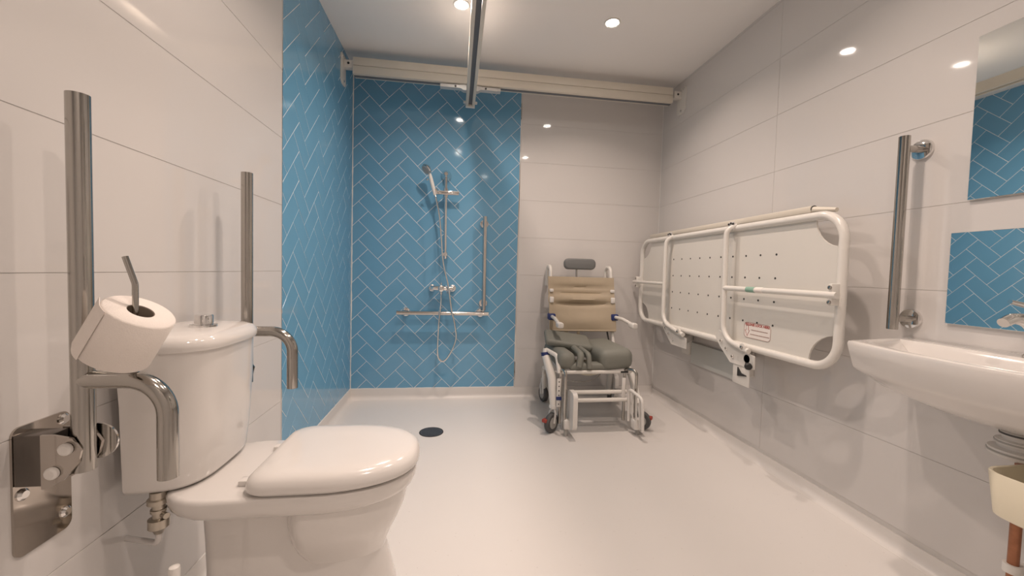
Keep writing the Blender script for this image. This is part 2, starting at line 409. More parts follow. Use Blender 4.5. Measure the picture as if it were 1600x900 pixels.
part('cardboard_tube', mb, 'card', roll_t)
mb = MB()
def fl(a, r, z): return c0+ax*z+(u_*math.cos(a)+v_*math.sin(a))*r
# loose outer sheet with its torn edge
base = math.atan2((V(-.9, -.4, 0)).dot(v_), (V(-.9, -.4, 0)).dot(u_))
g1, g2 = [], []
rs_ = []
for i in range(13):
    a = base-.15+.9*i/12; rr = RO+.0012+.004*max(0, 1-i/5)**2
    rs_.append([fl(a, rr, .001), fl(a, rr, Lr-.001), fl(a, rr+.0008, Lr-.001), fl(a, rr+.0008, .001)])
mb.rings(rs_)
part('loose_sheet', mb, 'paper', roll_t)

# toilet brush behind the near rail
tb = thing('toilet_brush', 'white plastic toilet brush with round-ended handle standing beside the toilet', 'toilet brush', (.2, -2.215, 0))
part('holder', MB().lathe([(.045, 0), (.048, .01), (.042, .10), (.036, .12), (.030, .12), (.034, .02)], (.2, -2.215, 0)), 'white_plastic', tb)
part('handle', MB().lathe([(.008, .06), (.008, .30), (.0095, .31), (.0105, .355), (.0095, .362), (.004, .365)], (.2, -2.215, 0), n=16), 'white_plastic', tb)

# ---------------------------------------------------------------- fixed grab rails
def grab_rail(label, p0, p1, wall_n, off, posts, r=.0165, flange=.036, metal='steel'):
    p0, p1, wn = Vector(p0), Vector(p1), Vector(wall_n)
    t = thing('grab_rail', label, 'grab rail', tuple((p0+p1)/2-wn*off))
    part('bar', MB().tube([p0, p1], r, 28), metal, t)
    for f in posts:
        q = p0+(p1-p0)*f
        part('post', MB().tube([q-wn*(off-.01), q-wn*.004], r*.72, 18), 'steel', t)
        part('flange', MB().lathe([(flange, 0), (flange, .006), (flange*.93, .011), (flange*.6, .014), (r*.72, .014)], q-wn*off, wn, 28), 'chrome', t)
    return t
grab_rail('steel vertical grab rail on the right wall between stretcher and mirrors', (R-.08, -1.884, .832), (R-.08, -1.884, 1.522), (-1, 0, 0), .08, (.055, .94))
grab_rail('steel vertical grab rail on the blue back wall right of the shower', (.99, -.075, .70), (.985, -.075, 1.415), (0, -1, 0), .075, (.07, .93), .016, .034, 'satin_chrome')
grab_rail('steel horizontal grab rail on the blue back wall under the mixer', (.345, -.085, .674), (1.028, -.085, .674), (0, -1, 0), .085, (.085, .915), .016, .034, 'satin_chrome')

# ---------------------------------------------------------------- shower set
sx = .688
sr = thing('shower_riser_rail', 'chrome shower riser rail with slider on the blue herringbone wall', 'shower rail', (sx, 0, 1.1))
part('riser_bar', MB().tube([(sx-.002, -.06, 1.72), (sx+.003, -.06, 1.115)], .0115, 18), 'chrome', sr)
part('top_bracket', MB().lathe([(.040, 0), (.040, .008), (.032, .022), (.022, .045), (.018, .072), (.012, .078)], (sx-.002, 0, 1.718), (0, -1, 0)), 'chrome', sr)
mb = MB(); mb.lathe([(.022, 0), (.022, .02), (.018, .06), (.016, .076)], (sx+.003, 0, 1.118), (0, -1, 0)); mb.lathe([(.017, 0), (.017, -.045), (.013, -.05)], (sx+.003, -.06, 1.135), n=18)
part('bottom_bracket', mb, 'chrome', sr)
mb = MB(); mb.box(sx-.075, sx+.098, -.082, -.058, 1.562, 1.592, .006); mb.tube([(sx-.001, -.06, 1.545), (sx-.001, -.06, 1.61)], .019, 18)
part('slider', mb, 'chrome', sr)
mb = MB(); mb.lathe([(.016, 0), (.019, .02), (.017, .04)], (sx-.072, -.095, 1.558), (-.15, -.1, 1), 16)
part('handset_cradle', mb, 'chrome', sr)
# handset
hs = thing('shower_handset', 'chrome hand shower with grey grip resting in the slider', 'shower head', (sx-.075, -.1, 1.56))
A_, Bh = V(sx-.078, -.102, 1.55), V(sx-.118, -.125, 1.70)
part('grip', MB().tube(spline([A_, A_+(Bh-A_)*.3, A_+(Bh-A_)*.75, Bh], 4), .012, 16, rad=[.010+.004*math.sin(PI*i/12) for i in range(13)]), 'white_plastic', hs, label='pale grey grip')
hd = V(-.62, -.42, -.66).normalized(); hc = Bh+V(-.022, .0, .03)
part('head', MB().lathe([(.012, -.03), (.026, -.022), (.040, -.006), (.043, .004), (.040, .010), (.034, .011)], hc, hd, 28), 'chrome', hs)
part('spray_plate', MB().lathe([(.033, .010), (.033, .013)], hc, hd, 24), 'wheel_hub', hs)
part('button', MB().lathe([(.007, 0), (.008, .008), (.004, .012)], Bh+V(-.012, -.014, -.045), (-.8, -.6, -.4), 12), 'chrome', hs)
# mixer
mz = .862
mx_ = thing('shower_mixer', 'chrome bar shower mixer valve on the blue wall', 'shower mixer', (.672, 0, mz))
part('body', MB().lathe([(.014, -.085), (.017, -.08), (.019, -.03), (.021, 0), (.019, .03), (.017, .08), (.014, .085)], (.672, -.065, mz), (1, 0, 0)), 'chrome', mx_)
for s_ in (-1, 1):
    part('wall_union', MB().lathe([(.026, 0), (.026, .010), (.016, .014), (.016, .065)], (.672+s_*.078, 0, mz), (0, -1, 0)), 'chrome', mx_)
kn = part('control_knob', MB().lathe([(.022, 0), (.024, .012), (.023, .034), (.018, .038)], (.668, -.08, mz), (0, -1, 0)), 'chrome', mx_)
part('knob_cap', MB().lathe([(.011, .037), (.009, .041)], (.668, -.08, mz), (0, -1, 0), 16), 'wheel_hub', kn)
part('lever', MB().tube([(.668, -.10, mz+.01), (.668, -.105, mz+.045)], .005, 10), 'chrome', kn)
part('outlet', MB().lathe([(.012, 0), (.012, -.03), (.009, -.032)], (.665, -.065, mz-.015)), 'chrome', mx_)
part('lower_knob', MB().lathe([(.014, 0), (.015, .02), (.011, .024)], (.72, -.072, mz-.02), (.2, -1, -.4), 16), 'chrome', mx_)
# hose
pts = [(.665, -.066, .82), (.667, -.095, .765), (.664, -.122, .71), (.655, -.124, .60), (.651, -.118, .49), (.65, -.115, .39), (.662, -.112, .335), (.69, -.112, .315),
       (.725, -.112, .345), (.765, -.112, .42), (.785, -.115, .50), (.772, -.122, .60), (.748, -.124, .70), (.732, -.122, .80), (.716, -.12, .90), (.69, -.112, 1.0), (.672, -.105, 1.10), (.662, -.10, 1.22), (.643, -.098, 1.40), (.618, -.098, 1.52), (.612, -.101, 1.552)]
hp = spline(pts, 12)
tag(part('shower_hose', MB().tube(hp, .0065, 10, rad=[.0078 if i % 2 else .0070 for i in range(len(hp))]), 'chrome'), 'looped chrome shower hose hanging in front of the horizontal rail', 'shower hose')

# ---------------------------------------------------------------- floor drain
dr = thing('floor_drain', 'round dark floor drain in the white vinyl', 'drain', (.645, -.66, 0))
part('rim', MB().lathe([(.074, .0005), (.073, .003), (.067, .003), (.066, .0008)], (.645, -.66, 0), n=36), 'dark', dr)
mb = MB(); mb.lathe([(.066, .0005), (.066, .0022)], (.645, -.66, 0), n=36)
for i in range(-5, 6):
    L_ = math.sqrt(max(0, .060**2-(i*.011)**2))
    mb.box(.645-L_, .645+L_, -.66+i*.011-.003, -.66+i*.011+.003, .0022, .0042)
part('grate', mb, 'grate', dr)

# ---------------------------------------------------------------- ceiling hoist track
bm_ = thing('hoist_track', 'cream ceiling hoist beam running from wall to wall above the shower', 'hoist track', (1.2, -.25, 2.29))
mb = MB(); mb.box(.068, 2.348, -.285, -.215, 2.348, 2.402, .003); part('upper_profile', mb, 'cream', bm_, smooth=30)
mb = MB(); mb.box(.068, 2.348, -.287, -.213, 2.292, 2.346, .003); part('lower_profile', mb, 'cream', bm_, smooth=30)
part('bottom_slot', MB().box(.07, 2.346, -.262, -.238, 2.288, 2.294), 'slot', bm_, smooth=0)
for x0, x1 in ((.066, .070), (2.346, 2.350)):
    part('end_cap', MB().box(x0, x1, -.286, -.214, 2.293, 2.401, .001), 'white_paint', bm_)
for s_, xw in ((1, 0), (-1, R)):
    o_ = thing('track_bracket', 'white steel bracket holding the hoist beam to the '+('blue left wall' if s_ > 0 else 'white right wall'), 'bracket', (xw, -.26, 2.3), 'hoist beam wall brackets')
    mb = MB(); poly = [(-.33, 2.235), (-.30, 2.215), (-.24, 2.215), (-.215, 2.235), (-.215, 2.40), (-.235, 2.415), (-.31, 2.415), (-.33, 2.40)]
    mb.prism(poly, (xw+s_*.0005 if s_ > 0 else xw-.0055, 0, 0), (0, 1, 0), (0, 0, 1), .005)
    wp = part('wall_plate', mb, 'white_paint', o_)
    for y_, z_ in ((-.275, 2.24), (-.25, 2.395), (-.30, 2.395)):
        part('bolt', MB().lathe([(.010, .005), (.010, .010), (.006, .013)], (xw, y_, z_), (s_, 0, 0), 12), 'chrome', wp)
    mb = MB(); xa, xb = sorted((xw+s_*.004, xw+s_*.066)); mb.box(xa, xb, -.275, -.225, 2.335, 2.385, .004)
    part('arm', mb, 'white_paint', o_)
    part('arm_hole', MB().lathe([(.008, 0), (.008, .0012)], (xw+s_*.036, -.275, 2.362), (0, -1, 0), 14), 'dark', o_)
cr = thing('traverse_rail', 'slim aluminium hoist rail hanging lengthwise under the cream beam', 'hoist rail', (.855, -1.8, 2.19))
x0 = .852
for xa, xb, nm in ((x0-.032, x0-.013, 'side_web'), (x0+.013, x0+.032, 'side_web')):
    part(nm, MB().box(xa, xb, -3.58, -.15, 2.186, 2.252, .002), 'cream', cr, smooth=30)
part('track_channel', MB().box(x0-.013, x0+.013, -3.58, -.155, 2.205, 2.25), 'slot', cr, smooth=0)
mb = MB(); mb.box(x0-.033, x0+.033, -.165, -.145, 2.183, 2.205, .002); part('end_stop', mb, 'white_plastic', cr)
mb = MB(); mb.box(x0-.05, x0+.05, -.172, -.150, 2.208, 2.225, .005); part('end_clip', mb, 'white_plastic', cr)
ca = thing('hoist_carriage', 'flat metal carriage plate joining the slim rail to the cream beam', 'carriage', (.85, -.25, 2.26))
mb = MB(); mb.prism([(.64, 2.266), (.78, 2.266), (.80, 2.254), (.90, 2.254), (.92, 2.266), (1.06, 2.266), (1.06, 2.286), (.93, 2.286), (.90, 2.2915), (.80, 2.2915), (.77, 2.286), (.64, 2.286)], (0, -.228, 0), (1, 0, 0), (0, 0, 1), .044)
part('plate', mb, 'alu', ca)
for x_ in (.65, .745, .955, 1.045):
    part('screw', MB().lathe([(.007, 0), (.007, .003)], (x_, -.272, 2.275), (0, -1, 0), 12), 'dark' if .7 < x_ < 1 else 'chrome', ca)

# ---------------------------------------------------------------- folded changing stretcher on the right wall
XS = 2.25
st = thing('changing_stretcher', 'white tubular changing stretcher folded up against the right wall', 'changing table', (R, -.95, .5))
fr = [(XS, y_, z_) for y_, z_ in superrect(-1.775, -.10, .652, 1.266, .105, 10)]
part('outer_frame', MB().tube(fr, .0175, 18, closed=True), 'white_paint', st)
# board with bitten corners
def bite():
    y0, y1, z0, z1, r = -1.765, -.11,   .662, 1.256, .122; out = []
    for cy, cz, a0 in ((y1, z1, 270), (y0, z1, 0), (y0, z0, 90), (y1, z0, 180)):
        for k in range(9):
            a = math.radians(a0-90*k/8)
            out.append((cy+r*math.cos(a), cz+r*math.sin(a)*1.0))
    return out
mb = MB(); mb.prism(bite(), (XS+.012, 0, 0), (0, 1, 0), (0, 0, 1), -.006) if False else None
mb = MB()
pl = bite(); lo = [V(XS+.004, a, b_) for a, b_ in pl]; hi = [V(XS+.012, a, b_) for a, b_ in pl]
mb.rings([lo, hi]); board = part('board', mb, 'board', st, smooth=30)
mb = MB()
for i in range(11):
    for j in range(4):
        mb.lathe([(.0052, 0), (.0052, .0012)], (XS+.0042, -.46-.0985*i, 1.116-.1112*j), (-1, 0, 0), 10)
dh = part('drain_holes', mb, 'dark', board, smooth=0); dh['kind'] = 'stuff'
# swing legs, bars and brackets
XL = 2.205
leg1 = fillet([(XS-.005, -.56, 1.275), (XL, -.535, 1.245), (XL, -.535, .68), (XL, -.79, .632)], .10, 10)
part('swing_leg', MB().tube(leg1, .0135, 16), 'white_paint', st)
leg2 = fillet([(XS-.005, -1.18, 1.28), (XL, -1.155, 1.255), (XL, -1.165, .68), (XL, -1.36, .642)], .10, 10)
part('swing_leg', MB().tube(leg2, .0135, 16), 'white_paint', st)
b1 = part('cross_bar', MB().tube([(XL, -1.165, .946), (XL, -1.80, .946)], .0135, 16), 'white_paint', st)
part('label_band', MB().tube([(XL, -1.33, .946), (XL, -1.385, .946)], .0142, 16), 'green', b1, label='pale green sticker')
part('label_band', MB().tube([(XL, -1.39, .946), (XL, -1.435, .946)], .0142, 16), 'sticker_white', b1)
part('cross_bar', MB().tube([(XL, -.535, .948), (XL, -.05, .948)], .0115, 16), 'white_paint', st)
for y_ in (-1.775, -.105):
    mb = MB(); mb.box(XL-.006, XS, y_-.008, y_+.008, .905, .99, .004)
    bp_ = part('bar_bracket', mb, 'white_paint', st)
    for z_ in (.975, .918):
        part('screw', MB().lathe([(.008, 0), (.008, .004), (.004, .006)], (XL-.006, y_, z_), (-1, 0, 0), 10), 'steel', bp_)
for yc, zc in ((-.665, .60), (-1.245, .612)):
    mb = MB(); poly = [(yc+.16, zc+.065), (yc+.12, zc+.018), (yc+.03, zc-.055), (yc-.14, zc-.055), (yc-.14, zc+.01), (yc-.02, zc+.03), (yc+.09, zc+.09), (yc+.13, zc+.10)]
    pts_lo = [V(XL+.012, a, b_) for a, b_ in poly]; mb.rings([pts_lo, [p+V(.006, 0, 0) for p in pts_lo]])
    pl_ = part('hinge_plate', mb, 'white_paint', st, smooth=30)
    for a, b_ in ((yc+.105, zc+.045), (yc+.06, zc+.012), (yc+.01, zc-.02)):
        part('bolt', MB().lathe([(.010, 0), (.010, .004), (.006, .008)], (XL+.012, a, b_), (-1, 0, 0), 14), 'chrome', pl_)
    part('leg_clamp', MB().lathe([(.019, 0), (.019, .012)], (XL-.002, yc-.085, zc+.046), (-1, 0, 0), 18), 'white_paint', pl_)
    part('bolt', MB().lathe([(.008, .012), (.008, .018), (.004, .021)], (XL-.002, yc-.085, zc+.046), (-1, 0, 0), 12), 'steel', pl_)
    mb = MB(); mb.prism([(XL+.0165, yc-.10), (R, yc+.11), (R, yc+.19), (XL+.0165, yc+.02)], (0, 0, .560), (1, 0, 0), (0, 1, 0), .045); mb.box(R-.04, R, yc+.11, yc+.19, .455, .612, .003)
    part('wall_bracket', mb, 'white_paint', st, smooth=30)
part('wall_box', MB().box(R-.02, R-.0005, -1.053, -.56, .40, .545, .003), 'bluegrey', st, label='pale grey panel between the wall brackets')
part('release_plate', MB().box(XL+.016, XL+.021, -1.352, -1.235, .458, .605, .002), 'white_paint', st)
mb = MB(); mb.lathe([(.021, 0), (.021, .004)], (XL+.016, -1.335, .60), (-1, 0, 0), 20)
part('release_disc', mb, 'wheel_hub', st)
mb = MB(); mb.lathe([(.007, 0), (.007, .035), (.012, .04), (.017, .055), (.017, .066), (.012, .072)], (XL+.015, -1.332, .577), (-.55, -.9, -.05), 18)
part('release_knob', mb, 'dark', st, label='black release knob')
mb = MB(); pts_lo = [V(XL+.016, a, b_) for a, b_ in ((-1.275, .545), (-1.275, .50), (-1.335, .511), (-1.335, .515), (-1.30, .520))]; mb.rings([pts_lo, [p-V(.006, 0, 0) for p in pts_lo]])
part('release_catch', mb, 'dark', st, smooth=0)
# top rail and clamps
mb = MB(); mb.box(2.335, 2.372, -1.53, -.04, 1.300, 1.332, .006); part('top_rail', mb, 'cream', st, smooth=40, label='cream padded rail')
part('top_rail_end', MB().tube([(2.352, -1.53, 1.314), (2.352, -1.64, 1.300)], .014, 14, rad=[.016, .009]), 'cream', st)
part('top_rail_cap', MB().tube([(2.352, -1.530, 1.317), (2.352, -1.534, 1.317)], .0168, 18), 'dark', st)
for ya, yb in ((-.54, -.33), (-1.16, -1.03)):
    mb = MB(); mb.prism([(XS-.022, ya-.02), (2.336, yb-.02), (2.336, yb+.03), (XS-.022, ya+.02)], (0, 0, 1.285), (1, 0, 0), (0, 1, 0), .014); mb.box(XS-.024, XS-.016, ya-.022, ya+.022, 1.252, 1.30, .003)
    cl_ = part('top_clamp', mb, 'alu', st, smooth=30)
    for d in (-.04, 0, .04):
        part('screw', MB().lathe([(.0055, 0), (.0055, .004)], (XS-.024, ya+d*.42, 1.292-abs(d)*.1), (-1, 0, 0), 10), 'dark', cl_)
    part('wall_stay', MB().box(2.36, R, yb-.015, yb+.015, 1.302, 1.330, .003), 'white_paint', st)
# release sticker
sk = part('sticker', MB().rings([[V(XS+x_, a, b_) for a, b_ in superrect(-1.437, -1.262, .700, .779, .018, 5)] for x_ in (.0040, .0032)]), 'sticker_white', board, smooth=0, label='white sticker with red border reading RELEASE LOCK HERE')
ring = [(XS+.0030, a, b_) for a, b_ in superrect(-1.436, -1.263, .701, .778, .018, 5)]
part('sticker_border', MB().tube(ring, .0011, 6, closed=True), 'sticker_grey', board)
arrow = [(-1.276, .759), (-1.290, .759), (-1.290, .741), (-1.297, .741), (-1.285, .711), (-1.273, .741), (-1.279, .741), (-1.276, .741)]
part('sticker_arrow', MB().tube([(XS+.0030, a, b_) for a, b_ in [(-1.277, .761), (-1.292, .761), (-1.292, .738), (-1.300, .738), (-1.2845, .708), (-1.269, .738), (-1.277, .738)]], .0012, 6, closed=True), 'sticker_red', board)
mb = MB(); random.seed(8)
for z_, y0_, y1_ in ((.742, -1.312, -1.415), (.720, -1.306, -1.425)):
    y_ = y0_
    while y_ > y1_:
        d = random.uniform(.003, .007); mb.box(XS+.0026, XS+.0034, y_-d, y_, z_-.002, z_+.002); y_ -= d+.002
part('small_print', mb, 'sticker_grey', board, smooth=0)
fc = bpy.data.curves.new('sticker_text', 'FONT'); fc.body = 'RELEASE LOCK HERE'; fc.size = .0175; fc.extrude = .0005; fc.offset = .0004
fc.align_x = 'CENTER'; fc.align_y = 'CENTER'
to_ = bpy.data.objects.new('tmp_text', fc); COL.objects.link(to_); bpy.context.view_layer.update()
me = bpy.data.meshes.new_from_object(to_.evaluated_get(bpy.context.evaluated_depsgraph_get())); bpy.data.objects.remove(to_)
wmax = max(v.co.x for v in me.vertices)-min(v.co.x for v in me.vertices); k_ = .158/wmax
rm = Matrix(((0, 0, -1), (-1, 0, 0), (0, 1, 0)))
d_ = wloc(board)
for v in me.vertices: v.co = rm @ V(v.co.x*k_, v.co.y*1.0, v.co.z)+V(XS+.0028, -1.3495, .768)-d_
me.materials.clear(); me.materials.append(MT['sticker_red']); link('sticker_text', me, board)

# ---------------------------------------------------------------- mirrors
def mirror(label, y0, y1, z0, z1):
    t = thing('mirror', label, 'mirror', (R, (y0+y1)/2, z0))
    part('backing', MB().box(R-.006, R-.0004, y1+.003, y0-.003, z0+.003, z1-.003), 'white_plastic', t, smooth=0)
    part('glass', MB().box(R-.011, R-.006, y1, y0, z0, z1, .0008, 1), 'mirror', t, smooth=0)
mirror('tall rectangular wall mirror, upper of the two, reflecting blue tiles', -2.028, -2.62, 1.275, 1.795)
mirror('low mirror splashback panel, lower of the two, directly above the basin', -1.992, -2.62, .868, 1.172)

# ---------------------------------------------------------------- basin
BYC = -2.262
def basin_outline(hl, xf, z, xb=R-.002, N=24, bulge=.055, slant=.065):
    """plan: straight back at the wall, short straight ends, bowed front"""
    out = []
    xs = xf+bulge; hf = hl-slant
    for k in range(N+1):
        t = -1+2*k/N
        out.append(V(xs-bulge*(1-abs(t)**2.2), BYC+hf*t, z))
    return [V(xb, BYC-hl, z)]+out+[V(xb, BYC+hl, z)]
bs = thing('washbasin', 'white ceramic wall-hung washbasin with bowed front under the mirrors', 'basin', (R, BYC, .62))
mb = MB()
outer = [(.20, 2.22, .622), (.27, 2.17, .632), (.33, 2.13, .658), (.362, 2.095, .690), (.371, 2.075, .700), (.374, 2.062, .715), (.377, 2.048, .76), (.379, 2.040, .792), (.377, 2.042, .800), (.370, 2.050, .803)]
inner = [(.345, 2.078, 2.345, .801), (.335, 2.09, 2.338, .79), (.29, 2.115, 2.33, .745), (.25, 2.15, 2.31, .705), (.16, 2.20, 2.28, .685)]
rs_ = [basin_outline(hl, xf, z) for hl, xf, z in outer]+[basin_outline(hl, xf, z, xb) for hl, xf, xb, z in inner]
mb.rings(rs_); part('bowl', mb, 'ceramic', bs, smooth=45)
part('overflow', MB().lathe([(.015, 0), (.015, .004), (.010, .0045), (.010, .001)], (2.335, -2.26, .778), (-1, 0, .12), 20), 'chrome', bs)
part('overflow_hole', MB().lathe([(.0105, .003), (.0105, .0048)], (2.335, -2.26, .778), (-1, 0, .12), 18), 'dark', bs)
tp = thing('basin_tap', 'chrome lever mixer tap on the back ledge of the basin', 'tap', (2.375, -2.235, .80))
part('body', MB().lathe([(.030, .801), (.030, .808), (.023, .815), (.022, .905), (.024, .918), (.018, .932)], (2.378, -2.238, 0)), 'chrome', tp)
part('spout', MB().tube(spline([(2.37, -2.238, .88), (2.33, -2.238, .905), (2.285, -2.238, .912), (2.25, -2.238, .90)], 5), .014, 16, rad=[.020-.007*i/15 for i in range(16)]), 'chrome', tp)
part('lever', MB().tube([(2.378, -2.238, .935), (2.34, -2.238, .945), (2.27, -2.236, .958)], .006, 12, rad=[.012, .008, .006]), 'chrome', tp)
tr = thing('waste_trap', 'white plastic waste trap under the washbasin', 'waste trap', (2.26, -2.285, .5))
part('trap_body', MB().lathe([(.030, .622), (.030, .616), (.038, .613), (.038, .606), (.034, .603), (.034, .595), (.046, .592), (.046, .582), (.042, .580), (.042, .572), (.058, .569), (.058, .552), (.05, .548)], (2.26, -2.285, 0)), 'white_plastic', tr)
for r_, z_ in ((.0395, .6095), (.0475, .587), (.0595, .5605)):
    part('seal_ring', MB().lathe([(r_-.003, z_+.003), (r_, z_+.002), (r_, z_-.002), (r_-.003, z_-.003)], (2.26, -2.285, 0)), 'rubber' if z_ > .6 else 'wheel_hub', tr)
part('outlet_pipe', MB().tube([(2.29, -2.285, .575), (R, -2.285, .575)], .017, 18), 'white_plastic', tr)
# cream tray
ty = thing('plastic_tray', 'cream plastic open tray fixed to the right wall below the basin', 'tray', (R, -2.47, .43))
def rr_(x0, x1, y0, y1, r, z): return [V(a, b_, z) for a, b_ in superrect(x0, x1, y0, y1, r, 6)]
mb = MB(); mb.rings([rr_(2.125, 2.385, -2.625, -2.315, .05, .425), rr_(2.112, 2.394, -2.635, -2.306, .05, .432), rr_(2.102, 2.404, -2.645, -2.300, .045, .537), rr_(2.104, 2.402, -2.643, -2.302, .045, .540), rr_(2.108, 2.398, -2.639, -2.306, .043, .538), rr_(2.118, 2.388, -2.629, -2.316, .043, .44)])
part('tray_body', mb, 'cream_plastic', ty, smooth=50)
part('wall_fixing', MB().box(2.39, R, -2.58, -2.40, .45, .53, .004), 'cream_plastic', ty)
cp = thing('copper_pipe', 'short copper supply pipe with white clips beneath the cream tray', 'pipe', (2.36, -2.232, 0))
part('pipe', MB().tube([(2.36, -2.232, .0), (2.36, -2.232, .50)], .012, 16), 'copper', cp)
for z_ in (.35, .20, .08):
    part('clip', MB().lathe([(.014, z_-.012), (.020, z_-.012), (.020, z_+.012), (.014, z_+.012)], (2.36, -2.232, 0), n=16), 'white_plastic', cp)
    part('clip_arm', MB().box(2.375, R, -2.238, -2.226, z_-.008, z_+.008), 'white_plastic', cp)

# ---------------------------------------------------------------- shower commode chair
ch = thing('shower_chair', 'white wheeled shower commode chair with beige sling back and grey seat', 'wheelchair', (1.70, -.42, 0))
def P(name, mb, material, smooth=45, label=None, parent=None): return part(name, mb, material, parent or ch, smooth, label)
# back posts with push handle loops
for s_, x_ in ((-1, 1.492), (1, 1.975)):
    pts = fillet([(x_, -.27, .40), (x_-.002, -.21, .56), (x_, -.13, 1.05), (x_, -.03, 1.055), (x_, -.02, .90)], .045, 8)
    P('back_post', MB().tube(pts, .0135, 16), 'white_paint', label='white tube post ending in a push handle')
    for z_, h_, y_ in ((.87, .012, -.165), (.80, .022, -.18)):
        P('sling_clip', MB().box(x_-.016, x_+.016, y_-.028, y_+.002, z_-h_, z_+h_, .006), 'white_plastic')
# sling: soft sheet with horizontal folds
mb = MB(); NX, NZ = 18, 26; g_ = []
for layer, off in ((0, 0), (1, .006)):
    gl = []
    for j in range(NZ+1):
        t = j/NZ; z_ = .572+.402*t; row = []
        for i in range(NX+1):
            u = i/NX; x_ = 1.472+.521*u+(-.004 if t > .5 else 0)
            sag = 4*u*(1-u); y_ = -.243+.078*t
            fold = .016*math.exp(-((t-.50-.02*(u-.5))/.035)**2)-.012*math.exp(-((t-.57)/.04)**2)+.014*math.exp(-((t-.70)/.03)**2)-.010*math.exp(-((t-.64)/.035)**2)+.012*math.exp(-((t-.80)/.045)**2)
            bul = .022*math.exp(-((t-.18)/.16)**2)
            row.append(V(x_, y_+sag*(.034+1.7*fold-bul)+off, z_-.006*sag*(1-t)))
        gl.append([mb.bm.verts.new(p) for p in row])
    g_.append(gl)
for L_ in (0, 1):
    for j in range(NZ):
        for i in range(NX):
            q = g_[L_]; mb.bm.faces.new((q[j][i], q[j][i+1], q[j+1][i+1], q[j+1][i]))
A0, A1 = g_
for j in range(NZ):
    mb.bm.faces.new((A0[j][0], A0[j+1][0], A1[j+1][0], A1[j][0])); mb.bm.faces.new((A0[j][NX], A0[j+1][NX], A1[j+1][NX], A1[j][NX]))
for i in range(NX):
    mb.bm.faces.new((A0[0][i], A0[0][i+1], A1[0][i+1], A1[0][i])); mb.bm.faces.new((A0[NZ][i], A0[NZ][i+1], A1[NZ][i+1], A1[NZ][i]))
P('back_sling', mb, 'beige_fabric', 60, 'creased beige vinyl back sling')
mb = MB(); mb.tube([(1.478, -.243, .573), (1.987, -.243, .573)], .007, 10); P('sling_hem', mb, 'beige_fabric')
for x_ in (1.605, 1.70):
    P('strap_end', MB().box(x_-.012, x_+.012, -.228, -.218, .515, .575, .003), 'beige_fabric')
P('back_strut', MB().tube([(1.925, -.22, .58), (1.945, -.24, .46)], .006, 10), 'dark')
# headrest
mb = MB(); rs_ = []
for y_, d in ((-.136, -.012), (-.1335, -.005), (-.128, -.001), (-.118, 0), (-.10, 0), (-.088, -.006), (-.084, -.018)):
    rs_.append([V(a, y_, b_) for a, b_ in superrect(1.602-d, 1.853+d, 1.032-d, 1.117+d, .036+d*.5 if .036+d*.5 > .01 else .01, 6)])
mb.rings(rs_); hr = P('headrest', mb, 'head_pad', 50, 'dark grey padded headrest')
P('headrest_stem', MB().tube([(1.71, -.10, .95), (1.708, -.095, 1.05)], .0075, 12), 'steel')
P('headrest_crossbar', MB().tube([(1.492, -.115, .94), (1.975, -.115, .94)], .009, 12), 'white_paint')
# armrests
for x0_, x1_, s_ in ((1.492, 1.488, -1), (1.985, 2.02, 1)):
    cl_ = P('arm_clamp', MB().box(x0_-.028, x0_+.028, -.235, -.175, .648, .698, .010), 'blue_plastic', label='navy blue armrest clamp')
    P('armrest', MB().tube(fillet([(x0_, -.21, .676), (x0_+(x1_-x0_)*.5, -.33, .672), (x1_, -.43, .652), (x1_, -.47, .645)], .05, 6), .013, 14, rad=None), 'white_paint')
    mb = MB(); mb.rings([[V(x1_+a, y_, .648+b_) for a, b_ in superrect(-.021*k_, .021*k_, -.024*k_, .016*k_, .012*k_, 4)] for y_, k_ in ((-.505, .75), (-.50, .95), (-.47, 1), (-.44, .95), (-.415, .65))])
    P('arm_pad', mb, 'white_plastic')
# seat frame
P('seat_frame', MB().tube(fillet([(1.435, -.70, .376), (1.915, -.70, .376), (1.95, -.26, .40), (1.47, -.26, .40), (1.435, -.70, .376)], .03, 5)[:-1], .0115, 14, closed=True), 'white_paint')
P('frame_label', MB().box(1.835, 1.885, -.714, -.7115, .372, .384), 'dark', 0)
def pad(x0, x1, y0, y1, z0, z1, r, rot=None): return MB().box(x0, x1, y0, y1, z0, z1, r, 4, rot)
P('seat_cushion', pad(1.70, 1.925, -.715, -.25, .385, .522, .05, Matrix.Rotation(math.radians(-4), 3, 'Y')), 'grey_pad', 60, 'thick grey foam seat cushion')
P('seat_cushion', pad(1.425, 1.545, -.705, -.25, .388, .500, .045), 'grey_pad', 60)
P('seat_cushion', pad(1.50, 1.78, -.70, -.62, .385, .430, .018), 'grey_pad', 60)
P('seat_cushion', pad(1.47, 1.85, -.33, -.245, .39, .515, .035), 'grey_pad', 60)
P('opening_strap', MB().tube(fillet([(1.560, -.70, .41), (1.575, -.69, .485), (1.58, -.40, .50)], .03, 6), .022, 14, rad=None), 'grey_pad', 60)
P('opening_strap', MB().tube(fillet([(1.628, -.705, .40), (1.625, -.69, .485), (1.615, -.42, .50)], .03, 6), .017, 14), 'grey_pad', 60)
mb = MB(); mb.box(-.155, .165, -.10, .13, -.022, .022, .018, 3, None)
Rf = Matrix.Rotation(math.radians(6), 3, 'Y') @ Matrix.Rotation(math.radians(12), 3, 'X') @ Matrix.Rotation(math.radians(-8), 3, 'Z')
for v in mb.bm.verts: v.co = Rf @ v.co+V(1.555, -.42, .528)
P('loose_pad', mb, 'grey_pad', 60, 'loose grey pad lying across the seat')
P('rear_pad', pad(1.66, 1.80, -.52, -.30, .46, .505, .02), 'grey_pad', 60)
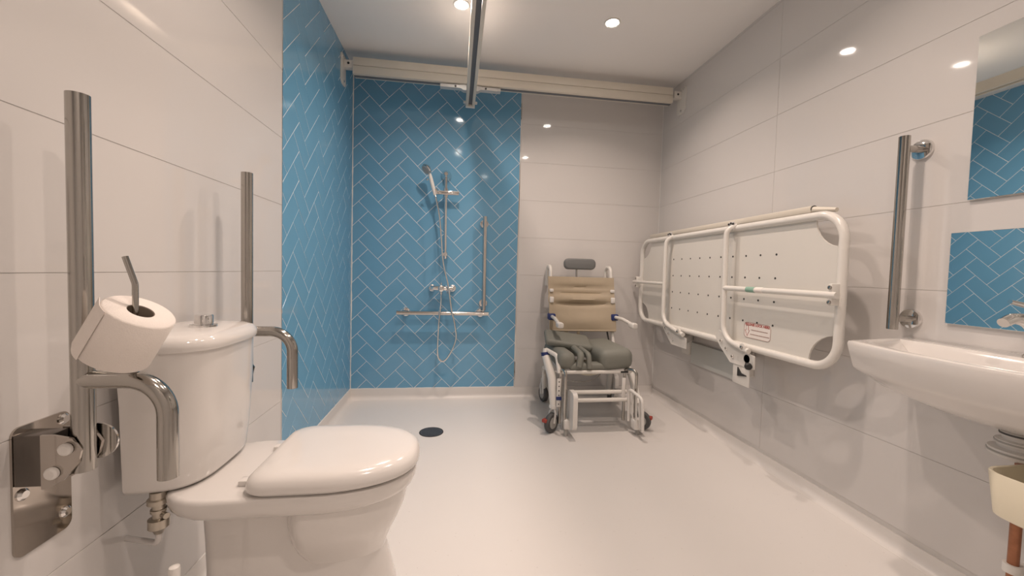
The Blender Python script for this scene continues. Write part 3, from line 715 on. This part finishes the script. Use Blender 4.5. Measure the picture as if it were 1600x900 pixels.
mb = MB(); mb.lathe([(.05, .305), (.085, .318), (.105, .345), (.112, .380), (.100, .380), (.092, .345), (.07, .325)], (1.69, -.47, 0), n=28)
P('commode_pan', mb, 'cream_plastic', 50)
P('pan_wire', MB().tube(spline([(1.50, -.60, .30), (1.60, -.62, .29), (1.70, -.62, .31), (1.76, -.60, .36)], 5), .0025, 8), 'steel')
# side frames and legs
P('front_leg', MB().tube([(1.372, -.55, .50), (1.374, -.56, .455), (1.398, -.66, .33), (1.404, -.70, .165)], .024, 18, rad=[.014, .026, .029, .025]), 'white_paint', label='thick white sloping front leg')
P('leg_collar', MB().tube([(1.372, -.555, .475), (1.374, -.56, .452)], .0285, 18), 'blue_plastic')
P('side_arm', MB().tube(fillet([(1.380, -.55, .49), (1.43, -.64, .47), (1.435, -.70, .37)], .05, 6), .014, 14), 'white_paint')
P('leg_socket', MB().lathe([(.026, .150), (.030, .152), (.030, .170), (.026, .172)], (1.404, -.70, 0), n=20), 'alu')
P('rear_leg', MB().tube([(1.405, -.50, .36), (1.435, -.26, .30), (1.462, -.15, .23), (1.465, -.145, .07)], .016, 16), 'white_paint')
P('side_rail', MB().tube([(1.395, -.64, .33), (1.45, -.26, .40)], .016, 14), 'white_paint')
P('front_leg', MB().tube([(1.955, -.45, .40), (1.962, -.60, .33), (1.972, -.70, .165)], .024, 18, rad=[.022, .026, .024]), 'white_paint')
P('rear_leg', MB().tube([(1.95, -.30, .40), (1.965, -.22, .28), (1.98, -.17, .07)], .022, 16), 'white_paint')
mb = MB(); mb.prism(superrect(-.24, -.10, .05, .235, .045, 6), (2.0, 0, 0), (0, 1, 0), (0, 0, 1), .03); P('brake_cover', mb, 'white_plastic', label='white rounded brake cover')
P('brake_pedal', MB().box(1.995, 2.05, -.262, -.235, .10, .125, .006), 'dark')
P('rear_axle_bar', MB().tube([(1.465, -.16, .24), (1.98, -.16, .24)], .010, 12), 'white_paint')
P('front_crossbar', MB().tube([(1.50, -.715, .252), (1.875, -.715, .252)], .013, 14), 'white_paint')
P('front_crossbar', MB().tube([(1.50, -.73, .205), (1.875, -.73, .205)], .013, 14), 'white_paint')
# casters
def caster(x_, y_, r, ang, brake):
    t = P('caster', MB().tube([V(x_, y_, r)+Matrix.Rotation(ang, 3, 'Z') @ V(-.0165, 0, 0), V(x_, y_, r)+Matrix.Rotation(ang, 3, 'Z') @ V(.0165, 0, 0)], r*.58, 24), 'wheel_hub')
    A = Matrix.Rotation(ang, 3, 'Z'); ax_ = A @ V(1, 0, 0)
    part('tyre', MB().lathe([(r*.62, -.014), (r*.9, -.016), (r, -.008), (r, .008), (r*.9, .016), (r*.62, .014)], (x_, y_, r), ax_, 28), 'rubber', t)
    mb = MB()
    for s_ in (-1, 1):
        mb.tube([V(x_, y_, r)+A @ V(s_*.021, 0, 0), V(x_, y_, r)+A @ V(s_*.021, .012, r*1.0), V(x_, y_, r)+A @ V(s_*.006, .022, r*1.42)], .008, 10)
    mb.tube([V(x_, y_, r)+A @ V(0, .022, r*1.3), V(x_, y_, r)+A @ V(0, .024, r*1.9)], .013, 12)
    part('fork', mb, 'alu', t)
    if brake:
        mb = MB(); mb.box(-.017, .017, -.055, -.018, -.010, .012, .006)
        for v in mb.bm.verts: v.co = A @ v.co+V(x_, y_, r*1.55)+A @ V(-.012 if x_ < 1.6 else .012, -.012, -.012)
        part('brake_tab', mb, 'red_plastic', t, label='red brake tab')
caster(1.388, -.715, .062, math.radians(-48), True)
caster(1.985, -.715, .062, math.radians(48), True)
caster(1.468, -.125, .062, math.radians(12), False)
caster(2.005, -.13, .062, math.radians(-25), False)
# footrest hangers
def hoop(x_, y0, y1, z0, z1, dx):
    return fillet([(x_, y0, z0), (x_, y0, z1), (x_+dx, y1, z1), (x_+dx, y1, z0)], .03, 8)
P('footrest_hoop', MB().tube(hoop(1.455, -.775, -.70, .05, .40, -.012), .0095, 14), 'steel')
P('footrest_hoop', MB().tube(hoop(1.868, -.70, -.775, .06, .40, .045), .0095, 14), 'steel')
st_ = P('adjuster_strip', MB().box(1.412, 1.438, -.735, -.728, .165, .345, .003), 'white_plastic')
for k in range(6):
    part('adjuster_hole', MB().lathe([(.004, 0), (.004, .0012)], (1.425, -.735, .325-.028*k), (0, -1, 0), 10), 'dark', st_)
part('adjuster_clip', MB().box(1.409, 1.443, -.742, -.725, .210, .232, .004), 'blue_plastic', st_)
P('adjuster_strip', MB().box(1.838, 1.862, -.735, -.728, .20, .345, .003), 'white_plastic')
# raised foot plates, standing on edge
mb = MB(); mb.prism(superrect(-.86, -.74, .06, .285, .03, 5), (1.482, 0, 0), (0, 1, 0), (0, 0, 1), .028); P('foot_plate', mb, 'white_plastic', label='white foot plate folded upright')
P('foot_plate_hinge', MB().box(1.448, 1.505, -.80, -.745, .045, .105, .010), 'white_plastic')
pts = fillet([(1.880, -.755, .075), (1.875, -.755, .285), (1.895, -.90, .26), (1.905, -.90, .06)], .03, 6)
P('foot_plate', MB().tube(pts, .0095, 12), 'white_plastic', label='white foot plate frame folded upright')
for x_, y_ in ((1.883, -.79), (1.889, -.83), (1.896, -.865)):
    P('foot_plate_rib', MB().tube([(x_, y_, .27), (x_+.008, y_, .07)], .005, 10), 'white_plastic')
P('foot_plate_hinge', MB().box(1.885, 1.955, -.83, -.765, .04, .105, .012), 'white_plastic')
P('foot_peg', MB().tube([(1.465, -.775, .0), (1.465, -.775, .05)], .012, 12), 'wheel_hub')
P('foot_peg', MB().tube([(1.925, -.79, .0), (1.925, -.79, .05)], .012, 12), 'wheel_hub')
